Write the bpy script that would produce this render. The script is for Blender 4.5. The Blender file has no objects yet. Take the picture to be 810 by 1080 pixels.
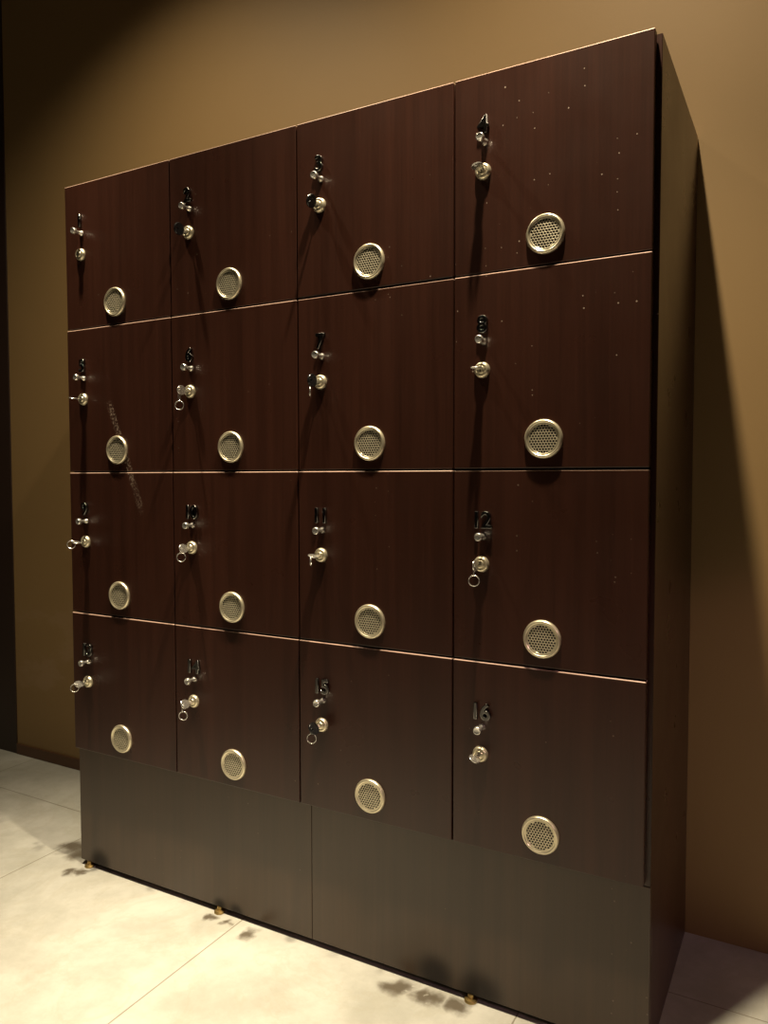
import bpy, bmesh, math, random
from mathutils import Vector, Matrix

scene = bpy.context.scene
COL = scene.collection
PI = math.pi
R = math.radians

# ------------------------------------------------------------------ dimensions (metres)
W = 0.35939         # door pitch, horizontally
H = 0.36085         # door pitch, vertically
Z0 = 0.3203          # bottom of the lowest doors
GAP = 0.0034
DT = 0.0175         # door thickness
CF = 0.020          # front plane of the carcass and kick panels
DEPTH = 0.47        # wall plane
X0 = -0.0017        # left edge of the door grid
XL, XR = -0.0084, 1.4426
TOP = 1.761


# ------------------------------------------------------------------ node helpers
def new_mat(name):
    m = bpy.data.materials.new(name)
    m.use_nodes = True
    nt = m.node_tree
    return m, nt, nt.nodes['Principled BSDF']


def nd(nt, typ, **kw):
    n = nt.nodes.new(typ)
    for k, v in kw.items():
        if k.startswith('in_'):
            key = k[3:]
            n.inputs[int(key) if key.isdigit() else key].default_value = v
        else:
            setattr(n, k, v)
    return n


def math_(nt, op, a, b=None, c=None, clamp=False):
    n = nt.nodes.new('ShaderNodeMath')
    n.operation = op
    n.use_clamp = clamp
    for i, v in enumerate((a, b, c)):
        if v is None:
            continue
        if hasattr(v, 'links'):
            nt.links.new(v, n.inputs[i])
        else:
            n.inputs[i].default_value = v
    return n.outputs[0]


def maprange(nt, v, a, b, c=0.0, d=1.0, smooth=True):
    n = nt.nodes.new('ShaderNodeMapRange')
    if smooth:
        n.interpolation_type = 'SMOOTHSTEP'
    nt.links.new(v, n.inputs['Value'])
    n.inputs['From Min'].default_value = a
    n.inputs['From Max'].default_value = b
    n.inputs['To Min'].default_value = c
    n.inputs['To Max'].default_value = d
    return n.outputs[0]


def mix(nt, fac, a, b):
    n = nt.nodes.new('ShaderNodeMix')
    n.data_type = 'RGBA'
    for sock, v in ((n.inputs[0], fac), (n.inputs[6], a), (n.inputs[7], b)):
        if hasattr(v, 'links'):
            nt.links.new(v, sock)
        elif isinstance(v, (int, float)):
            sock.default_value = v
        else:
            sock.default_value = (*v, 1.0)
    return n.outputs[2]


def position(nt):
    g = nt.nodes.new('ShaderNodeNewGeometry')
    s = nt.nodes.new('ShaderNodeSeparateXYZ')
    nt.links.new(g.outputs['Position'], s.inputs[0])
    return g.outputs['Position'], s.outputs[0], s.outputs[1], s.outputs[2]


def scaled(nt, vec, sx, sy, sz):
    n = nt.nodes.new('ShaderNodeMapping')
    nt.links.new(vec, n.inputs['Vector'])
    n.inputs['Scale'].default_value = (sx, sy, sz)
    return n.outputs[0]


def noise(nt, vec, scale, detail=4.0, rough=0.55):
    n = nt.nodes.new('ShaderNodeTexNoise')
    n.inputs['Scale'].default_value = scale
    n.inputs['Detail'].default_value = detail
    n.inputs['Roughness'].default_value = rough
    nt.links.new(vec, n.inputs['Vector'])
    return n.outputs[0]


def voro(nt, vec, scale):
    n = nt.nodes.new('ShaderNodeTexVoronoi')
    n.voronoi_dimensions = '2D'
    n.inputs['Scale'].default_value = scale
    nt.links.new(vec, n.inputs['Vector'])
    return n.outputs['Distance'], n.outputs['Color']


def blob(nt, pos, c, r0, r1):
    """1 inside r0 of point c, 0 beyond r1"""
    d = nt.nodes.new('ShaderNodeVectorMath')
    d.operation = 'DISTANCE'
    nt.links.new(pos, d.inputs[0])
    d.inputs[1].default_value = c
    return maprange(nt, d.outputs['Value'], r0, r1, 1.0, 0.0)


# ------------------------------------------------------------------ materials
def make_wood(name, dark, light, rough, ior):
    m, nt, b = new_mat(name)
    pos, x, y, z = position(nt)
    g1 = noise(nt, scaled(nt, pos, 40, 40, 1.4), 1.0, 5, 0.6)
    g2 = noise(nt, scaled(nt, pos, 240, 240, 4.0), 1.0, 3, 0.6)
    g3 = noise(nt, scaled(nt, pos, 7, 7, 0.8), 1.0, 2, 0.5)
    s = math_(nt, 'ADD', math_(nt, 'MULTIPLY', g1, 0.5),
              math_(nt, 'ADD', math_(nt, 'MULTIPLY', g2, 0.25), math_(nt, 'MULTIPLY', g3, 0.35)))
    col = mix(nt, maprange(nt, s, 0.30, 0.80), dark, light)
    # pale specks of dirt, thickest on the right-hand upper doors
    cxz = nt.nodes.new('ShaderNodeCombineXYZ')
    nt.links.new(x, cxz.inputs[0])
    nt.links.new(z, cxz.inputs[1])
    d, vc = voro(nt, cxz.outputs[0], 34.0)
    sep = nt.nodes.new('ShaderNodeSeparateColor')
    nt.links.new(vc, sep.inputs[0])
    size = maprange(nt, sep.outputs[0], 0.55, 1.0, 0.0, 0.055, smooth=False)
    dot = math_(nt, 'LESS_THAN', d, size)
    clus = noise(nt, pos, 6.0, 2)
    region = math_(nt, 'MULTIPLY', maprange(nt, x, 0.95, 1.1), maprange(nt, z, 1.0, 1.25))
    thr = math_(nt, 'SUBTRACT', 0.60, math_(nt, 'MULTIPLY', region, 0.11))
    dot = math_(nt, 'MULTIPLY', dot, math_(nt, 'GREATER_THAN', clus, thr))
    speck = math_(nt, 'MULTIPLY', dot, math_(nt, 'ADD', 0.16, math_(nt, 'MULTIPLY', region, 0.26)))
    # chalky scuff running down across the two left-hand doors
    ax, az, bx, bz = SM
    L = math.hypot(bx - ax, bz - az)
    ux, uz = (bx - ax) / L, (bz - az) / L
    rx = math_(nt, 'SUBTRACT', x, ax)
    rz = math_(nt, 'SUBTRACT', z, az)
    along = math_(nt, 'ADD', math_(nt, 'MULTIPLY', rx, ux), math_(nt, 'MULTIPLY', rz, uz))
    across = math_(nt, 'ABSOLUTE', math_(nt, 'SUBTRACT', math_(nt, 'MULTIPLY', rx, uz), math_(nt, 'MULTIPLY', rz, ux)))
    band = maprange(nt, across, 0.004, 0.013, 1.0, 0.0)
    seg = math_(nt, 'MULTIPLY', maprange(nt, along, -0.01, 0.02), maprange(nt, along, L - 0.02, L + 0.02, 1.0, 0.0))
    fade = maprange(nt, along, 0.12, L, 1.0, 0.55)
    grit = maprange(nt, noise(nt, scaled(nt, pos, 1, 1, 0.7), 300.0, 3, 0.7), 0.50, 0.66)
    scuff = math_(nt, 'MULTIPLY', math_(nt, 'MULTIPLY', band, seg), math_(nt, 'MULTIPLY', grit, fade))
    scuff = math_(nt, 'MULTIPLY', scuff, 0.65)
    allp = math_(nt, 'MAXIMUM', speck, scuff)
    col = mix(nt, allp, col, (0.62, 0.50, 0.40))
    # chipped top corner at the back of the side panel
    chip = math_(nt, 'MULTIPLY', blob(nt, pos, (XR, DEPTH - 0.008, TOP - 0.010), 0.014, 0.022), 0.8)
    col = mix(nt, chip, col, (0.34, 0.22, 0.10))
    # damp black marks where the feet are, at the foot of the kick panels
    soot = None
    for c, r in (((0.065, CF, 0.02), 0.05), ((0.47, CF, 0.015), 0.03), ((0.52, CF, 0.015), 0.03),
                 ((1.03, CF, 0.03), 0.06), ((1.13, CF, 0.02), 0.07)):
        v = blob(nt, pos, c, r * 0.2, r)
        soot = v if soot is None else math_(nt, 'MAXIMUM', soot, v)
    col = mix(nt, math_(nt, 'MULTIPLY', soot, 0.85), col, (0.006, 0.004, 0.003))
    nt.links.new(col, b.inputs['Base Color'])
    rr = math_(nt, 'ADD', rough - 0.05, math_(nt, 'MULTIPLY', noise(nt, pos, 9.0, 3), 0.10))
    rr = math_(nt, 'ADD', rr, math_(nt, 'MULTIPLY', allp, 0.5), clamp=True)
    rr = math_(nt, 'ADD', rr, math_(nt, 'MULTIPLY', soot, 0.5), clamp=True)
    nt.links.new(rr, b.inputs['Roughness'])
    b.inputs['IOR'].default_value = ior
    return m


def simple(name, col, rough, metal=0.0, ior=1.5):
    m, nt, b = new_mat(name)
    pos, x, y, z = position(nt)
    n = noise(nt, pos, 60.0, 3)
    c = mix(nt, n, tuple(v * 0.88 for v in col), tuple(min(1, v * 1.12) for v in col))
    nt.links.new(c, b.inputs['Base Color'])
    nt.links.new(math_(nt, 'ADD', rough - 0.03, math_(nt, 'MULTIPLY', n, 0.06)), b.inputs['Roughness'])
    b.inputs['Metallic'].default_value = metal
    b.inputs['IOR'].default_value = ior
    return m


# scuff: from the second-row left door down into the third-row one (x, z)
SM = (0.148, Z0 + 3 * H - 0.190, 0.252, Z0 + 2 * H - 0.09)
M = {}
M['door'] = make_wood('dark_mahogany_laminate', (0.024, 0.0084, 0.0052), (0.047, 0.0165, 0.0102), 0.29, 1.5)
M['kick'] = make_wood('dark_wenge_laminate', (0.036, 0.0185, 0.0085), (0.060, 0.0325, 0.0160), 0.33, 1.57)
M['edge'] = simple('door_top_edge_lit', (0.46, 0.31, 0.25), 0.35)  # pale colour paints in the light caught along the door tops
M['inside'] = simple('carcass_interior', (0.03, 0.014, 0.009), 0.6)
M['chrome'] = simple('polished_nickel', (0.84, 0.82, 0.78), 0.24, 0.88)
M['satin'] = simple('satin_champagne_nickel', (0.78, 0.71, 0.53), 0.32, 0.80)
M['mesh'] = simple('perforated_nickel', (0.72, 0.66, 0.50), 0.42, 0.66)
M['hole'] = simple('hollow_shade', (0.02, 0.015, 0.008), 0.8)  # dark colour paints the shade inside vent holes and keyholes
M['number'] = simple('dark_polished_number', (0.24, 0.235, 0.23), 0.17, 1.0)
M['plastic'] = simple('black_plastic', (0.010, 0.010, 0.011), 0.22)
M['brass'] = simple('tarnished_brass', (0.42, 0.30, 0.12), 0.45, 1.0)


def make_wall():
    m, nt, b = new_mat('brown_wall_paint')
    pos, x, y, z = position(nt)
    n = noise(nt, pos, 2.2, 4)
    col = mix(nt, n, (0.252, 0.158, 0.064), (0.297, 0.190, 0.079))
    # pale rub marks low on the wall left of the lockers
    n2 = noise(nt, scaled(nt, pos, 5, 1, 9), 1.0, 4, 0.6)
    reg = math_(nt, 'MULTIPLY', maprange(nt, z, 0.10, 0.25), maprange(nt, z, 0.40, 0.75, 1.0, 0.0))
    reg = math_(nt, 'MULTIPLY', reg, maprange(nt, x, -0.3, -0.5))
    col = mix(nt, math_(nt, 'MULTIPLY', math_(nt, 'MULTIPLY', reg, maprange(nt, n2, 0.5, 0.65)), 0.35), col, (0.36, 0.24, 0.15))
    nt.links.new(col, b.inputs['Base Color'])
    b.inputs['Roughness'].default_value = 0.62
    bp = nd(nt, 'ShaderNodeBump', in_Strength=0.06, in_Distance=0.002)
    nt.links.new(noise(nt, pos, 160.0, 3), bp.inputs['Height'])
    nt.links.new(bp.outputs[0], b.inputs['Normal'])
    return m


def make_floor():
    m, nt, b = new_mat('beige_stone_tile')
    pos, x, y, z = position(nt)
    n1 = noise(nt, pos, 5.0, 9, 0.68)
    warp = nt.nodes.new('ShaderNodeTexNoise')
    warp.inputs['Scale'].default_value = 2.4
    warp.inputs['Detail'].default_value = 8
    warp.inputs['Roughness'].default_value = 0.66
    warp.inputs['Distortion'].default_value = 1.6
    nt.links.new(pos, warp.inputs['Vector'])
    col = mix(nt, maprange(nt, n1, 0.3, 0.7), (0.36, 0.36, 0.325), (0.50, 0.50, 0.465))
    vein = math_(nt, 'ABSOLUTE', math_(nt, 'SUBTRACT', warp.outputs[0], 0.5))
    col = mix(nt, math_(nt, 'MULTIPLY', maprange(nt, vein, 0.0, 0.035, 1.0, 0.0), 0.16), col, (0.33, 0.30, 0.22))
    # joints
    TX, TY = 0.665, 1.33

    def joint(v, off, pitch):
        u = math_(nt, 'DIVIDE', math_(nt, 'SUBTRACT', v, off), pitch)
        f = math_(nt, 'SUBTRACT', math_(nt, 'FRACT', math_(nt, 'ADD', u, 0.5)), 0.5)
        return maprange(nt, math_(nt, 'ABSOLUTE', f), 0.0008 / pitch, 0.0019 / pitch, 1.0, 0.0)
    j = math_(nt, 'MAXIMUM', joint(x, 0.536, TX), joint(y, 0.237, TY))
    col = mix(nt, math_(nt, 'MULTIPLY', j, 0.62), col, (0.13, 0.10, 0.055))
    # stains on the floor round the feet; first two blobs paint the cabinet's shadow
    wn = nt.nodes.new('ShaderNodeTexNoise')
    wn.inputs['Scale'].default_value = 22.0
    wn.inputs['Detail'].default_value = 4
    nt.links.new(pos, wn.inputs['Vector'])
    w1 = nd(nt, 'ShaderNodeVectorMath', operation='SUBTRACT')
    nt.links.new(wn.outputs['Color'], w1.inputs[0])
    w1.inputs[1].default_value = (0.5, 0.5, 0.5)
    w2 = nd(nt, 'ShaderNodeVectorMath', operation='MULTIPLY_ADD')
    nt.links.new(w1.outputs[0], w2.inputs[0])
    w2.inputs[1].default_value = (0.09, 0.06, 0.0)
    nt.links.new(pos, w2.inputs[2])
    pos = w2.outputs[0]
    stain_shade = None
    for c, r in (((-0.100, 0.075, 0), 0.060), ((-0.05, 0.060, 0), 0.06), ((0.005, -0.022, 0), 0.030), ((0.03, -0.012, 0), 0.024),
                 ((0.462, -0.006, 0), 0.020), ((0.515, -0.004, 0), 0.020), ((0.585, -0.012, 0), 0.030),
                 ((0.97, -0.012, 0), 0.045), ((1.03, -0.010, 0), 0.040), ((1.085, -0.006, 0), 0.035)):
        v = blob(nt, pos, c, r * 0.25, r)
        stain_shade = v if stain_shade is None else math_(nt, 'MAXIMUM', stain_shade, v)
    stain_shade = math_(nt, 'MULTIPLY', stain_shade, maprange(nt, noise(nt, pos, 45.0, 4), 0.22, 0.42))
    col = mix(nt, math_(nt, 'MULTIPLY', stain_shade, 0.85), col, (0.050, 0.031, 0.010))
    nt.links.new(col, b.inputs['Base Color'])
    nt.links.new(math_(nt, 'ADD', 0.42, math_(nt, 'MULTIPLY', n1, 0.15)), b.inputs['Roughness'])
    bp = nd(nt, 'ShaderNodeBump', in_Strength=0.5, in_Distance=0.004)
    nt.links.new(math_(nt, 'SUBTRACT', warp.outputs[0], j), bp.inputs['Height'])
    nt.links.new(bp.outputs[0], b.inputs['Normal'])
    return m


M['wall'] = make_wall()
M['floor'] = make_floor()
M['ceiling'] = simple('ceiling_paint', (0.10, 0.085, 0.065), 0.8)
M['dark_trim'] = simple('dark_stained_trim', (0.030, 0.016, 0.011), 0.5)
M['skirting'] = simple('brown_skirting', (0.105, 0.048, 0.022), 0.5)


# ------------------------------------------------------------------ mesh helpers
def link(name, bm, mats, parent=None, smooth=False):
    bmesh.ops.recalc_face_normals(bm, faces=bm.faces[:])
    me = bpy.data.meshes.new(name)
    bm.to_mesh(me)
    bm.free()
    for m in (mats if isinstance(mats, (list, tuple)) else [mats]):
        me.materials.append(m)
    if smooth:
        for p in me.polygons:
            p.use_smooth = True
    o = bpy.data.objects.new(name, me)
    COL.objects.link(o)
    if parent:
        o.parent = parent
    return o


def box(bm, x0, x1, y0, y1, z0, z1, mi=0, bevel=0.0, seg=2):
    vs = [bm.verts.new((x, y, z)) for x in (x0, x1) for y in (y0, y1) for z in (z0, z1)]
    q = [(0, 1, 3, 2), (4, 6, 7, 5), (0, 4, 5, 1), (2, 3, 7, 6), (0, 2, 6, 4), (1, 5, 7, 3)]
    fs = [bm.faces.new([vs[i] for i in f]) for f in q]
    for f in fs:
        f.material_index = mi
    if bevel:
        es = list({e for f in fs for e in f.edges})
        bmesh.ops.bevel(bm, geom=es, offset=bevel, segments=seg, affect='EDGES', profile=0.5, clamp_overlap=True)


def lathe(bm, prof, cx=0.0, cz=0.0, n=40, mi=0, close=True):
    """turn (radius, distance out of the door) round the door normal (-y)"""
    rings = []
    for r, d in prof:
        rings.append([bm.verts.new((cx + r * math.cos(2 * PI * k / n), -d, cz + r * math.sin(2 * PI * k / n))) for k in range(n)])
    for a, b in zip(rings, rings[1:]):
        for k in range(n):
            f = bm.faces.new((a[k], a[(k + 1) % n], b[(k + 1) % n], b[k]))
            f.material_index = mi
            f.smooth = True
    if close:
        f = bm.faces.new(rings[-1])
        f.material_index = mi


def torus(bm, c, nrm, R0, r0, n=36, k=10, mi=0):
    q = Vector((0, 0, 1)).rotation_difference(Vector(nrm).normalized())
    rings = []
    for i in range(n):
        a = 2 * PI * i / n
        ring = []
        for j in range(k):
            t = 2 * PI * j / k
            p = Vector(((R0 + r0 * math.cos(t)) * math.cos(a), (R0 + r0 * math.cos(t)) * math.sin(a), r0 * math.sin(t)))
            ring.append(bm.verts.new(Vector(c) + q @ p))
        rings.append(ring)
    for i in range(n):
        a, b = rings[i], rings[(i + 1) % n]
        for j in range(k):
            f = bm.faces.new((a[j], a[(j + 1) % k], b[(j + 1) % k], b[j]))
            f.smooth = True
            f.material_index = mi


def prism(bm, pts, x0, x1):
    """extrude a (y, z) outline along x"""
    a = [bm.verts.new((x0, y, z)) for y, z in pts]
    b = [bm.verts.new((x1, y, z)) for y, z in pts]
    bm.faces.new(a)
    bm.faces.new(b[::-1])
    n = len(pts)
    for i in range(n):
        bm.faces.new((a[i], a[(i + 1) % n], b[(i + 1) % n], b[i]))


def structure(o):
    o['kind'] = 'structure'
    return o


# ------------------------------------------------------------------ the setting
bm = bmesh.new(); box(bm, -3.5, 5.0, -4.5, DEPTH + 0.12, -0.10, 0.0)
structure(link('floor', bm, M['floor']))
bm = bmesh.new(); box(bm, -0.90, 5.0, DEPTH, DEPTH + 0.12, 0.0, 3.05)
structure(link('wall_back', bm, M['wall']))
bm = bmesh.new(); box(bm, -1.30, -0.90, DEPTH - 0.004, DEPTH + 0.12, 0.0, 3.05, bevel=0.002)
structure(link('trim_1', bm, M['dark_trim']))
bm = bmesh.new(); box(bm, -3.5, -1.30, DEPTH, DEPTH + 0.12, 0.0, 3.05)
structure(link('wall_left', bm, M['wall']))
bm = bmesh.new(); box(bm, -3.5, 5.0, -4.5, DEPTH + 0.12, 3.05, 3.15)
structure(link('ceiling', bm, M['ceiling']))
bm = bmesh.new(); box(bm, -0.90, XL - 0.002, DEPTH - 0.006, DEPTH, 0.0, 0.040, bevel=0.0015)
structure(link('baseboard_left', bm, M['skirting']))

# ------------------------------------------------------------------ the locker cabinet
cab = bpy.data.objects.new('locker_cabinet', None)
COL.objects.link(cab)
cab.empty_display_size = 0.2
BX, BY = 0.7171, DEPTH / 2
cab.location = (BX, BY, 0)
cab['label'] = 'dark mahogany bank of sixteen numbered lockers standing against the brown wall'
cab['category'] = 'locker'


def part(name, bm, mats, smooth=False):
    bmesh.ops.translate(bm, verts=bm.verts[:], vec=(-BX, -BY, 0))
    return link(name, bm, mats, cab, smooth)


prof = [(CF, TOP), (CF, Z0 - 0.004), (CF + 0.0175, Z0 - 0.004), (CF + 0.0175, 0.0), (DEPTH - 0.001, 0.0), (DEPTH - 0.001, TOP)]
for x0, x1 in ((XL, XL + 0.018), (XR - 0.018, XR)):
    bm = bmesh.new(); prism(bm, prof, x0, x1)
    bmesh.ops.bevel(bm, geom=bm.edges[:], offset=0.0009, segments=2, affect='EDGES')
    part('side_panel', bm, M['door'])
bm = bmesh.new(); box(bm, XL + 0.0182, XR - 0.0182, CF + 0.001, DEPTH - 0.001, TOP - 0.019, TOP - 0.001, bevel=0.0008)
part('top_panel', bm, M['door'])
bm = bmesh.new(); box(bm, XL + 0.0182, XR - 0.0182, CF + 0.001, DEPTH - 0.02, Z0 - 0.003, Z0 + 0.015)
part('bottom_panel', bm, M['inside'])
bm = bmesh.new(); box(bm, XL + 0.0182, XR - 0.0182, DEPTH - 0.019, DEPTH - 0.002, 0.012, TOP - 0.0192)
part('back_panel', bm, M['inside'])
for i in (1, 2, 3):
    bm = bmesh.new(); box(bm, X0 + i * W - 0.009, X0 + i * W + 0.009, CF + 0.001, DEPTH - 0.0195, Z0 + 0.0152, TOP - 0.0192)
    part('divider', bm, M['inside'])
for j in (1, 2, 3):
    bm = bmesh.new()
    for i in range(4):
        xa = XL + 0.0184 if i == 0 else X0 + i * W + 0.0092
        xb = XR - 0.0184 if i == 3 else X0 + (i + 1) * W - 0.0092
        box(bm, xa, xb, CF + 0.001, DEPTH - 0.0195, Z0 + j * H - 0.009, Z0 + j * H + 0.009)
    part('shelf', bm, M['inside'])
SEAM = 0.7335
for x0, x1 in ((XL, SEAM - 0.0006), (SEAM + 0.0006, XR)):
    bm = bmesh.new(); box(bm, x0, x1, CF, CF + 0.0165, 0.014, Z0 - 0.005, bevel=0.0009)
    part('kick_panel', bm, M['kick'])
bm = bmesh.new(); box(bm, XL + 0.019, XR - 0.019, CF + 0.018, CF + 0.034, 0.0, 0.10, bevel=0.001)
part('base_rail', bm, M['skirting'])
for x in (0.022, 0.468, 1.108):
    bm = bmesh.new()
    n = 28
    rings = []
    for r, h in ((0.0130, 0.0), (0.0130, 0.0035), (0.0118, 0.005), (0.006, 0.006), (0.006, 0.0138)):
        rings.append([bm.verts.new((x + r * math.cos(2 * PI * k / n), CF + 0.002 + r * math.sin(2 * PI * k / n), h)) for k in range(n)])
    for a, b in zip(rings, rings[1:]):
        for k in range(n):
            bm.faces.new((a[k], a[(k + 1) % n], b[(k + 1) % n], b[k]))
    bm.faces.new(rings[0]); bm.faces.new(rings[-1])
    f = part('levelling_foot', bm, M['brass'])
    f['label'] = 'tarnished brass foot'


# --- meshes shared by the sixteen doors (origin at the door's lower left front corner)
def door_mesh():
    bm = bmesh.new()
    box(bm, GAP / 2, W - GAP / 2, 0.0, DT, GAP / 2, H - GAP / 2, bevel=0.0017, seg=3)
    bm.normal_update()
    for f in bm.faces:
        if f.normal.z > 0.12:
            f.material_index = 1  # upward faces only, coloured as if lit from above
    return bm


def knob_mesh():
    bm = bmesh.new()
    lathe(bm, [(0.0068, 0.0), (0.0068, 0.0016), (0.0060, 0.0034), (0.0045, 0.0062), (0.0036, 0.0095), (0.0034, 0.0150),
               (0.0038, 0.0175), (0.0062, 0.0192), (0.0074, 0.0208), (0.0076, 0.0225), (0.0076, 0.0268), (0.0071, 0.0282),
               (0.0060, 0.0290), (0.0056, 0.0287), (0.0020, 0.0285)], n=32)
    return bm


def lock_mesh():
    bm = bmesh.new()
    lathe(bm, [(0.0152, 0.0), (0.0152, 0.0018), (0.0146, 0.0042), (0.0134, 0.0064), (0.0120, 0.0078), (0.0105, 0.0083),
               (0.0094, 0.0080), (0.0090, 0.0072), (0.0076, 0.0070), (0.0074, 0.0096), (0.0068, 0.0102), (0.0010, 0.0103)], n=44)
    box(bm, -0.0010, 0.0010, -0.01075, -0.0100, -0.0046, 0.0046, mi=1)
    return bm


def vent_mesh():
    bm = bmesh.new()
    lathe(bm, [(0.0350, 0.0), (0.0353, 0.0014), (0.0350, 0.0034), (0.0338, 0.0056), (0.0322, 0.0068), (0.0308, 0.0068),
               (0.0298, 0.0060), (0.0292, 0.0052), (0.0284, 0.0048), (0.0276, 0.0053), (0.0266, 0.0053), (0.0258, 0.0040)], n=64, close=False)
    # perforated plate: hexagonal cells, a round hole in each
    p = 0.0054
    rh = 0.0021
    d0, d1 = 0.0048, 0.0034
    RM = 0.0268
    nseg = 12
    RO = p / math.sqrt(3)
    rows = int(RM / (p * math.sqrt(3) / 2)) + 2
    for a in range(-rows, rows + 1):
        for b in range(-rows - 6, rows + 7):
            cx = p * (b + 0.5 * (a % 2))
            cz = p * math.sqrt(3) / 2 * a
            rr = math.hypot(cx, cz)
            if rr > RM + RO * 0.2:
                continue
            solid = rr > 0.0250
            out = []
            for k in range(nseg):
                t = 2 * PI * k / nseg + PI / 2
                # point on the hexagon outline in direction t
                s = (t - PI / 2) % (PI / 3)
                rad = (p / 2) / math.cos(s - PI / 6)
                ox, oz = cx + rad * math.cos(t), cz + rad * math.sin(t)
                q = math.hypot(ox, oz)
                if q > RM:
                    ox, oz = ox * RM / q, oz * RM / q
                out.append((ox, oz, t))
            top = [bm.verts.new((ox, -d0, oz)) for ox, oz, t in out]
            if solid:
                f = bm.faces.new(top); f.material_index = 1
                continue
            hi = [bm.verts.new((cx + rh * math.cos(t), -d0 + 0.0002, cz + rh * math.sin(t))) for ox, oz, t in out]
            lo = [bm.verts.new((cx + rh * math.cos(t), -d1, cz + rh * math.sin(t))) for ox, oz, t in out]
            for k in range(nseg):
                k2 = (k + 1) % nseg
                f = bm.faces.new((top[k], top[k2], hi[k2], hi[k])); f.material_index = 1
                f = bm.faces.new((hi[k], hi[k2], lo[k2], lo[k])); f.material_index = 1
    n = 48
    f = bm.faces.new([bm.verts.new((0.0268 * math.cos(2 * PI * k / n), -0.0006, 0.0268 * math.sin(2 * PI * k / n))) for k in range(n)])
    f.material_index = 2  # dark disc stands in for shade behind the perforations
    return bm


def number_object(text, parent):
    cu = bpy.data.curves.new('number_curve', 'FONT')
    cu.body = text
    cu.size = 0.043
    cu.align_x = 'CENTER'
    cu.align_y = 'CENTER'
    cu.extrude = 0.0026
    cu.offset = 0.0002
    cu.bevel_depth = 0.0011
    cu.bevel_resolution = 2
    cu.space_character = 0.92
    tmp = bpy.data.objects.new('number_text', cu)
    COL.objects.link(tmp)
    dg = bpy.context.evaluated_depsgraph_get()
    me = bpy.data.meshes.new_from_object(tmp.evaluated_get(dg))
    bpy.data.objects.remove(tmp)
    bpy.data.curves.remove(cu)
    me.transform(Matrix.Rotation(PI / 2, 4, 'X'))
    zs = [v.co.z for v in me.vertices]
    ys = [v.co.y for v in me.vertices]
    me.transform(Matrix.Translation((0, -max(ys), -(min(zs) + max(zs)) / 2)))
    me.materials.clear()
    me.materials.append(M['number'])
    me.name = 'number'
    o = bpy.data.objects.new('number', me)
    COL.objects.link(o)
    o.parent = parent
    o.location = NUM
    return o


VENT = Vector((0.1762, 0.0, 0.0538))
LOCK = Vector((0.0585, 0.0, 0.1837))
KNOB = Vector((0.0616, 0.0, 0.2362))
NUM = Vector((0.0596, 0.0, 0.2670))

door0 = link('door', door_mesh(), [M['door'], M['edge']], cab)
knob0 = link('knob', knob_mesh(), M['chrome'], door0, True)
lock0 = link('lock', lock_mesh(), [M['satin'], M['hole']], door0)
vent0 = link('vent', vent_mesh(), [M['satin'], M['mesh'], M['hole']], door0)
knob0.location, lock0.location, vent0.location = KNOB, LOCK, VENT
vent0['label'] = 'round perforated champagne metal vent'
lock0['label'] = 'round champagne metal cam lock'
knob0['label'] = 'small polished metal pull knob'
# the doors do not hang quite true: how far (m) top and bottom edges stand back
T_OFF = [[-0.0009] * 4, [-0.0009, -0.0009, 0.0002, -0.0009], [-0.0006, -0.0009, -0.0009, 0.0003], [-0.0009, -0.0003, -0.0009, -0.0009]]
B_OFF = [[0.0007, 0.0007, -0.0006, 0.0007], [0.0004, 0.0006, 0.0006, -0.0005], [0.0007, 0.0, 0.0006, 0.0007], [0.0004] * 4]
for j in range(4):
    for i in range(4):
        if i == 0 and j == 0:
            d = door0
        else:
            d = door0.copy(); COL.objects.link(d); d.parent = cab
            for ch in (knob0, lock0, vent0):
                c = ch.copy(); COL.objects.link(c); c.parent = d
        d.location = (X0 + i * W - BX, -BY + B_OFF[j][i], Z0 + (3 - j) * H)
        d.rotation_euler = (math.atan((B_OFF[j][i] - T_OFF[j][i]) / H), 0, 0)
        d['label'] = 'dark wooden locker door numbered %d' % (j * 4 + i + 1)
        number_object(str(j * 4 + i + 1), d)


# ------------------------------------------------------------------ keys left in the locks
def key_bow_bm(mi=0):
    """flat oval bow in the x-y plane, handle end towards -y, hole near its outer end"""
    bm = bmesh.new()
    n = 32
    yc, ry, rx = -0.0300, 0.0130, 0.0108
    hy, hr = -0.0372, 0.0030
    th = 0.0013
    loops = []
    for z, inset in ((-th, 0.0006), (-th * 0.5, 0.0), (th * 0.5, 0.0), (th, 0.0006)):
        loops.append([bm.verts.new(((rx - inset) * math.copysign(abs(math.sin(2 * PI * k / n)) ** 0.85, math.sin(2 * PI * k / n)),
                                    yc + (ry - inset) * math.cos(2 * PI * k / n), z)) for k in range(n)])
    hl = [[bm.verts.new((hr * math.sin(2 * PI * k / n), hy + hr * math.cos(2 * PI * k / n), z)) for k in range(n)] for z in (-th, th)]
    for a, b in list(zip(loops, loops[1:])) + [(loops[0], hl[0]), (loops[-1], hl[1]), (hl[0], hl[1])]:
        for k in range(n):
            bm.faces.new((a[k], a[(k + 1) % n], b[(k + 1) % n], b[k]))
    return bm


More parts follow.
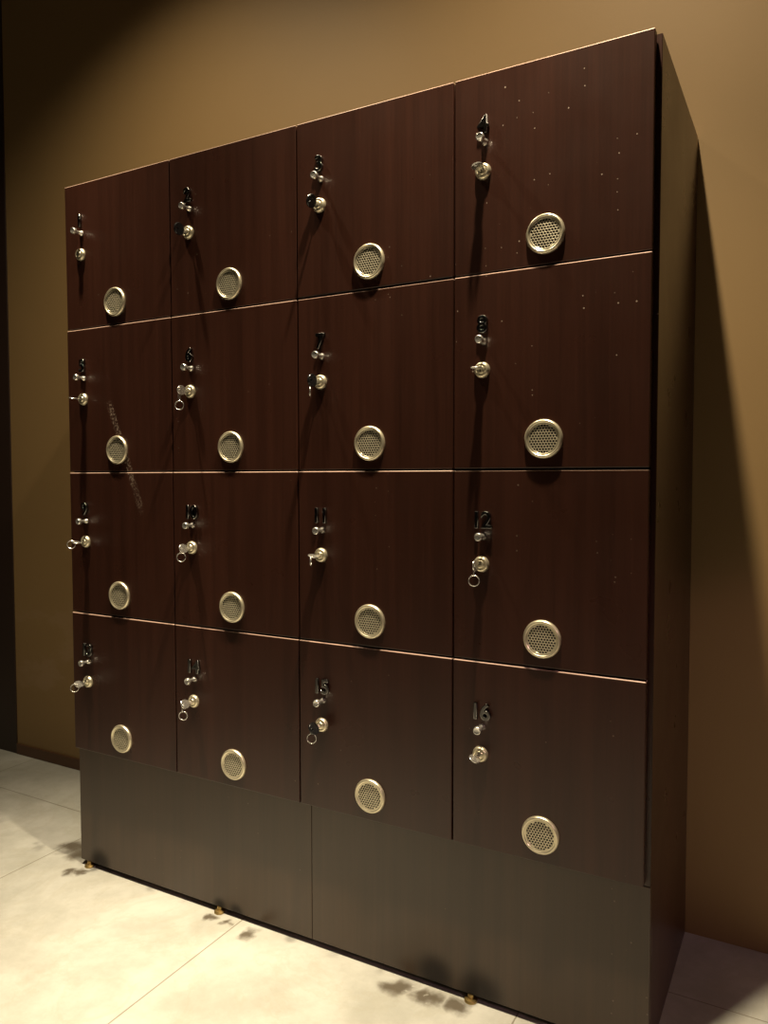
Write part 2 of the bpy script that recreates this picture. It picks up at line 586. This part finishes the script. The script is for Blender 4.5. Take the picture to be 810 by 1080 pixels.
def make_key(i, j, label, black=False, roll=0.0, ring=None, drop=0.0):
    """roll 0 = bow lies level, 90 = bow stands upright; ring = direction its face looks"""
    root = bpy.data.objects.new('locker_key', None)
    COL.objects.link(root)
    root.empty_display_size = 0.03
    root.location = Vector((X0 + i * W, 0, Z0 + (3 - j) * H)) + LOCK
    root['label'] = label
    root['category'] = 'key'
    root['group'] = 'keys in the locker doors'
    rot = Matrix.Rotation(R(roll), 4, 'Y')
    bm = bmesh.new()
    box(bm, -0.0036, 0.0036, -0.0190, -0.0103, -0.0010, 0.0010, bevel=0.0003)
    bm.transform(rot)
    link('key_blade', bm, M['chrome'], root)
    bm = key_bow_bm()
    if black:           # moulded plastic heads are broader and thicker
        bm.transform(Matrix.Translation((0, -0.017, 0)) @ Matrix.Diagonal((1.25, 1.12, 1.8, 1)) @ Matrix.Translation((0, 0.017, 0)))
    bm.transform(rot)
    b = link('key_bow', bm, M['plastic'] if black else M['chrome'], root)
    if black:
        b['label'] = 'black key head'
    if ring:
        hole = rot @ Vector((0, -0.0396 if black else -0.0372, 0))
        RR = 0.0098
        nrm, down = Vector(ring[0]), Vector(ring[1]).normalized()
        if drop:        # a narrow wire link between the key head and the ring
            bm = bmesh.new()
            hl, hw, wr = drop / 2 + 0.001, 0.0028, 0.0007
            n, k = 32, 8
            rings = []
            for q in range(n):
                t = 2 * PI * q / n
                c = Vector((0, hw * math.sin(t), hl * math.cos(t)))
                nv = Vector((0, math.sin(t) / hw, math.cos(t) / hl)).normalized()
                rings.append([bm.verts.new(c + nv * wr * math.cos(2 * PI * e / k) + Vector((wr * math.sin(2 * PI * e / k), 0, 0))) for e in range(k)])
            for q in range(n):
                for e in range(k):
                    bm.faces.new((rings[q][e], rings[q][(e + 1) % k], rings[(q + 1) % n][(e + 1) % k], rings[(q + 1) % n][e])).smooth = True
            bmesh.ops.translate(bm, verts=bm.verts[:], vec=hole + Vector((0, 0, -drop / 2)))
            link('key_link', bm, M['plastic'] if black else M['chrome'], root)
        bm = bmesh.new()
        torus(bm, hole + Vector((0, 0, -drop)) + down * (RR - 0.0005), nrm, RR, 0.0010)
        link('key_ring', bm, M['chrome'], root)
    return root


make_key(1, 0, 'black-headed key in the lock of locker 2', True, 97)
make_key(2, 0, 'black-headed key in the lock of locker 3, hanging no ring', True, 106)
make_key(3, 0, 'plain steel key pointing out level from locker 4', False, -14)
make_key(0, 1, 'steel key pointing out of the lock of locker 5', False, 8)
make_key(1, 1, 'upright key with a small steel ring hanging from locker 6', False, 90, ((0.5, -1, 0), (0, 0, -1)), 0.025)
make_key(2, 1, 'black-headed key in locker 7 with a ring hung edge-on', True, 90, ((1, 0.75, 0), (0, 0, -1)), 0.014)
make_key(3, 1, 'plain steel key lying flat in the lock of locker 8', False, 0)
make_key(0, 2, 'steel key with ring sticking out of locker 9', False, 10, ((0.8, -1, 0.2), (-0.1, -1, -0.55)))
make_key(1, 2, 'steel key with a small ring in the lock of locker 10', False, 70, ((0.7, -1, 0), (0, 0, -1)), 0.010)
make_key(2, 2, 'steel key with ring drooping edge-on from locker 11', False, 15, ((1, 0.55, 0), (0, -0.25, -1)))
make_key(3, 2, 'upright steel key with a round ring hanging from locker 12', False, 88, ((0.25, -1, 0), (0, 0, -1)), 0.018)
make_key(0, 3, 'steel key and round ring sticking out of locker 13', False, 35, ((0.9, -1, 0.1), (0, -0.8, -0.8)))
make_key(1, 3, 'steel key with a ring hanging from the lock of locker 14', False, 60, ((0.5, -1, 0), (0, 0, -1)), 0.016)
make_key(2, 3, 'black-headed key with a bright ring in locker 15', True, 60, ((0.3, -1, 0.1), (0.0, 0, -1)), 0.009)
make_key(3, 3, 'plain steel key tilted in the lock of locker 16', False, 28)

# ------------------------------------------------------------------ lamps
def spot(name, loc, target, energy, col, half, blend, rad=0.04):
    l = bpy.data.lights.new(name, 'SPOT')
    l.energy = energy
    l.color = col
    l.spot_size = R(2 * half)
    l.spot_blend = blend
    l.shadow_soft_size = rad
    o = bpy.data.objects.new(name, l)
    COL.objects.link(o)
    o.location = loc
    o.rotation_euler = (Vector(target) - Vector(loc)).to_track_quat('-Z', 'Y').to_euler()
    return o


WARM = (1.0, 0.83, 0.56)
# recessed downlights in a row close to the lockers: a bright core beam and a weak wide spill each
for nm, x, core, spill, half, ch in (('right', 1.262, 300, 125, 64, 35), ('middle', 0.69, 220, 0, 60, 14), ('left', 0.12, 315, 112, 60, 19)):
    spot('downlight_core_' + nm, (x, -0.29, 3.0), (x, -0.29, 0), core, WARM, ch, 1.0, 0.03)
    if spill:
        spot('downlight_spill_' + nm, (x, -0.29, 3.0), (x, -0.29, 0), spill, WARM, half, 1.0, 0.03)
spot('downlight_beyond_right_end', (4.8, -2.5, 3.0), (4.8, -2.5, 0), 110, (1.0, 0.58, 0.60), 64.4, 0.05, 0.05)

world = bpy.data.worlds.new('dim_room')
scene.world = world
world.use_nodes = True
bg = world.node_tree.nodes['Background']
bg.inputs[0].default_value = (1.0, 0.66, 0.50, 1)
bg.inputs[1].default_value = 0.004

# ------------------------------------------------------------------ camera
F_PX, PITCH, YAW, ROLL = 813.28, -0.0439, 0.5069, -0.0008
cam = bpy.data.cameras.new('camera')
co = bpy.data.objects.new('camera', cam)
COL.objects.link(co)
cam.sensor_fit = 'HORIZONTAL'
cam.sensor_width = 36.0
cam.lens = F_PX / 810.0 * 36.0
cam.clip_start = 0.02
fw = Vector((-math.sin(YAW) * math.cos(PITCH), math.cos(YAW) * math.cos(PITCH), math.sin(PITCH)))
rt = Vector((math.cos(YAW), math.sin(YAW), 0))
up = rt.cross(fw)
r2 = math.cos(ROLL) * rt + math.sin(ROLL) * up
u2 = -math.sin(ROLL) * rt + math.cos(ROLL) * up
co.matrix_world = Matrix(((r2.x, u2.x, -fw.x, 1.67392), (r2.y, u2.y, -fw.y, -1.34723), (r2.z, u2.z, -fw.z, 1.02586), (0, 0, 0, 1)))
scene.camera = co

vs = scene.view_settings
scene.display_settings.display_device = 'sRGB'
vs.view_transform = 'Standard'
vs.look = 'None'
vs.exposure = 0.0
vs.gamma = 1.0
vs.use_curve_mapping = False
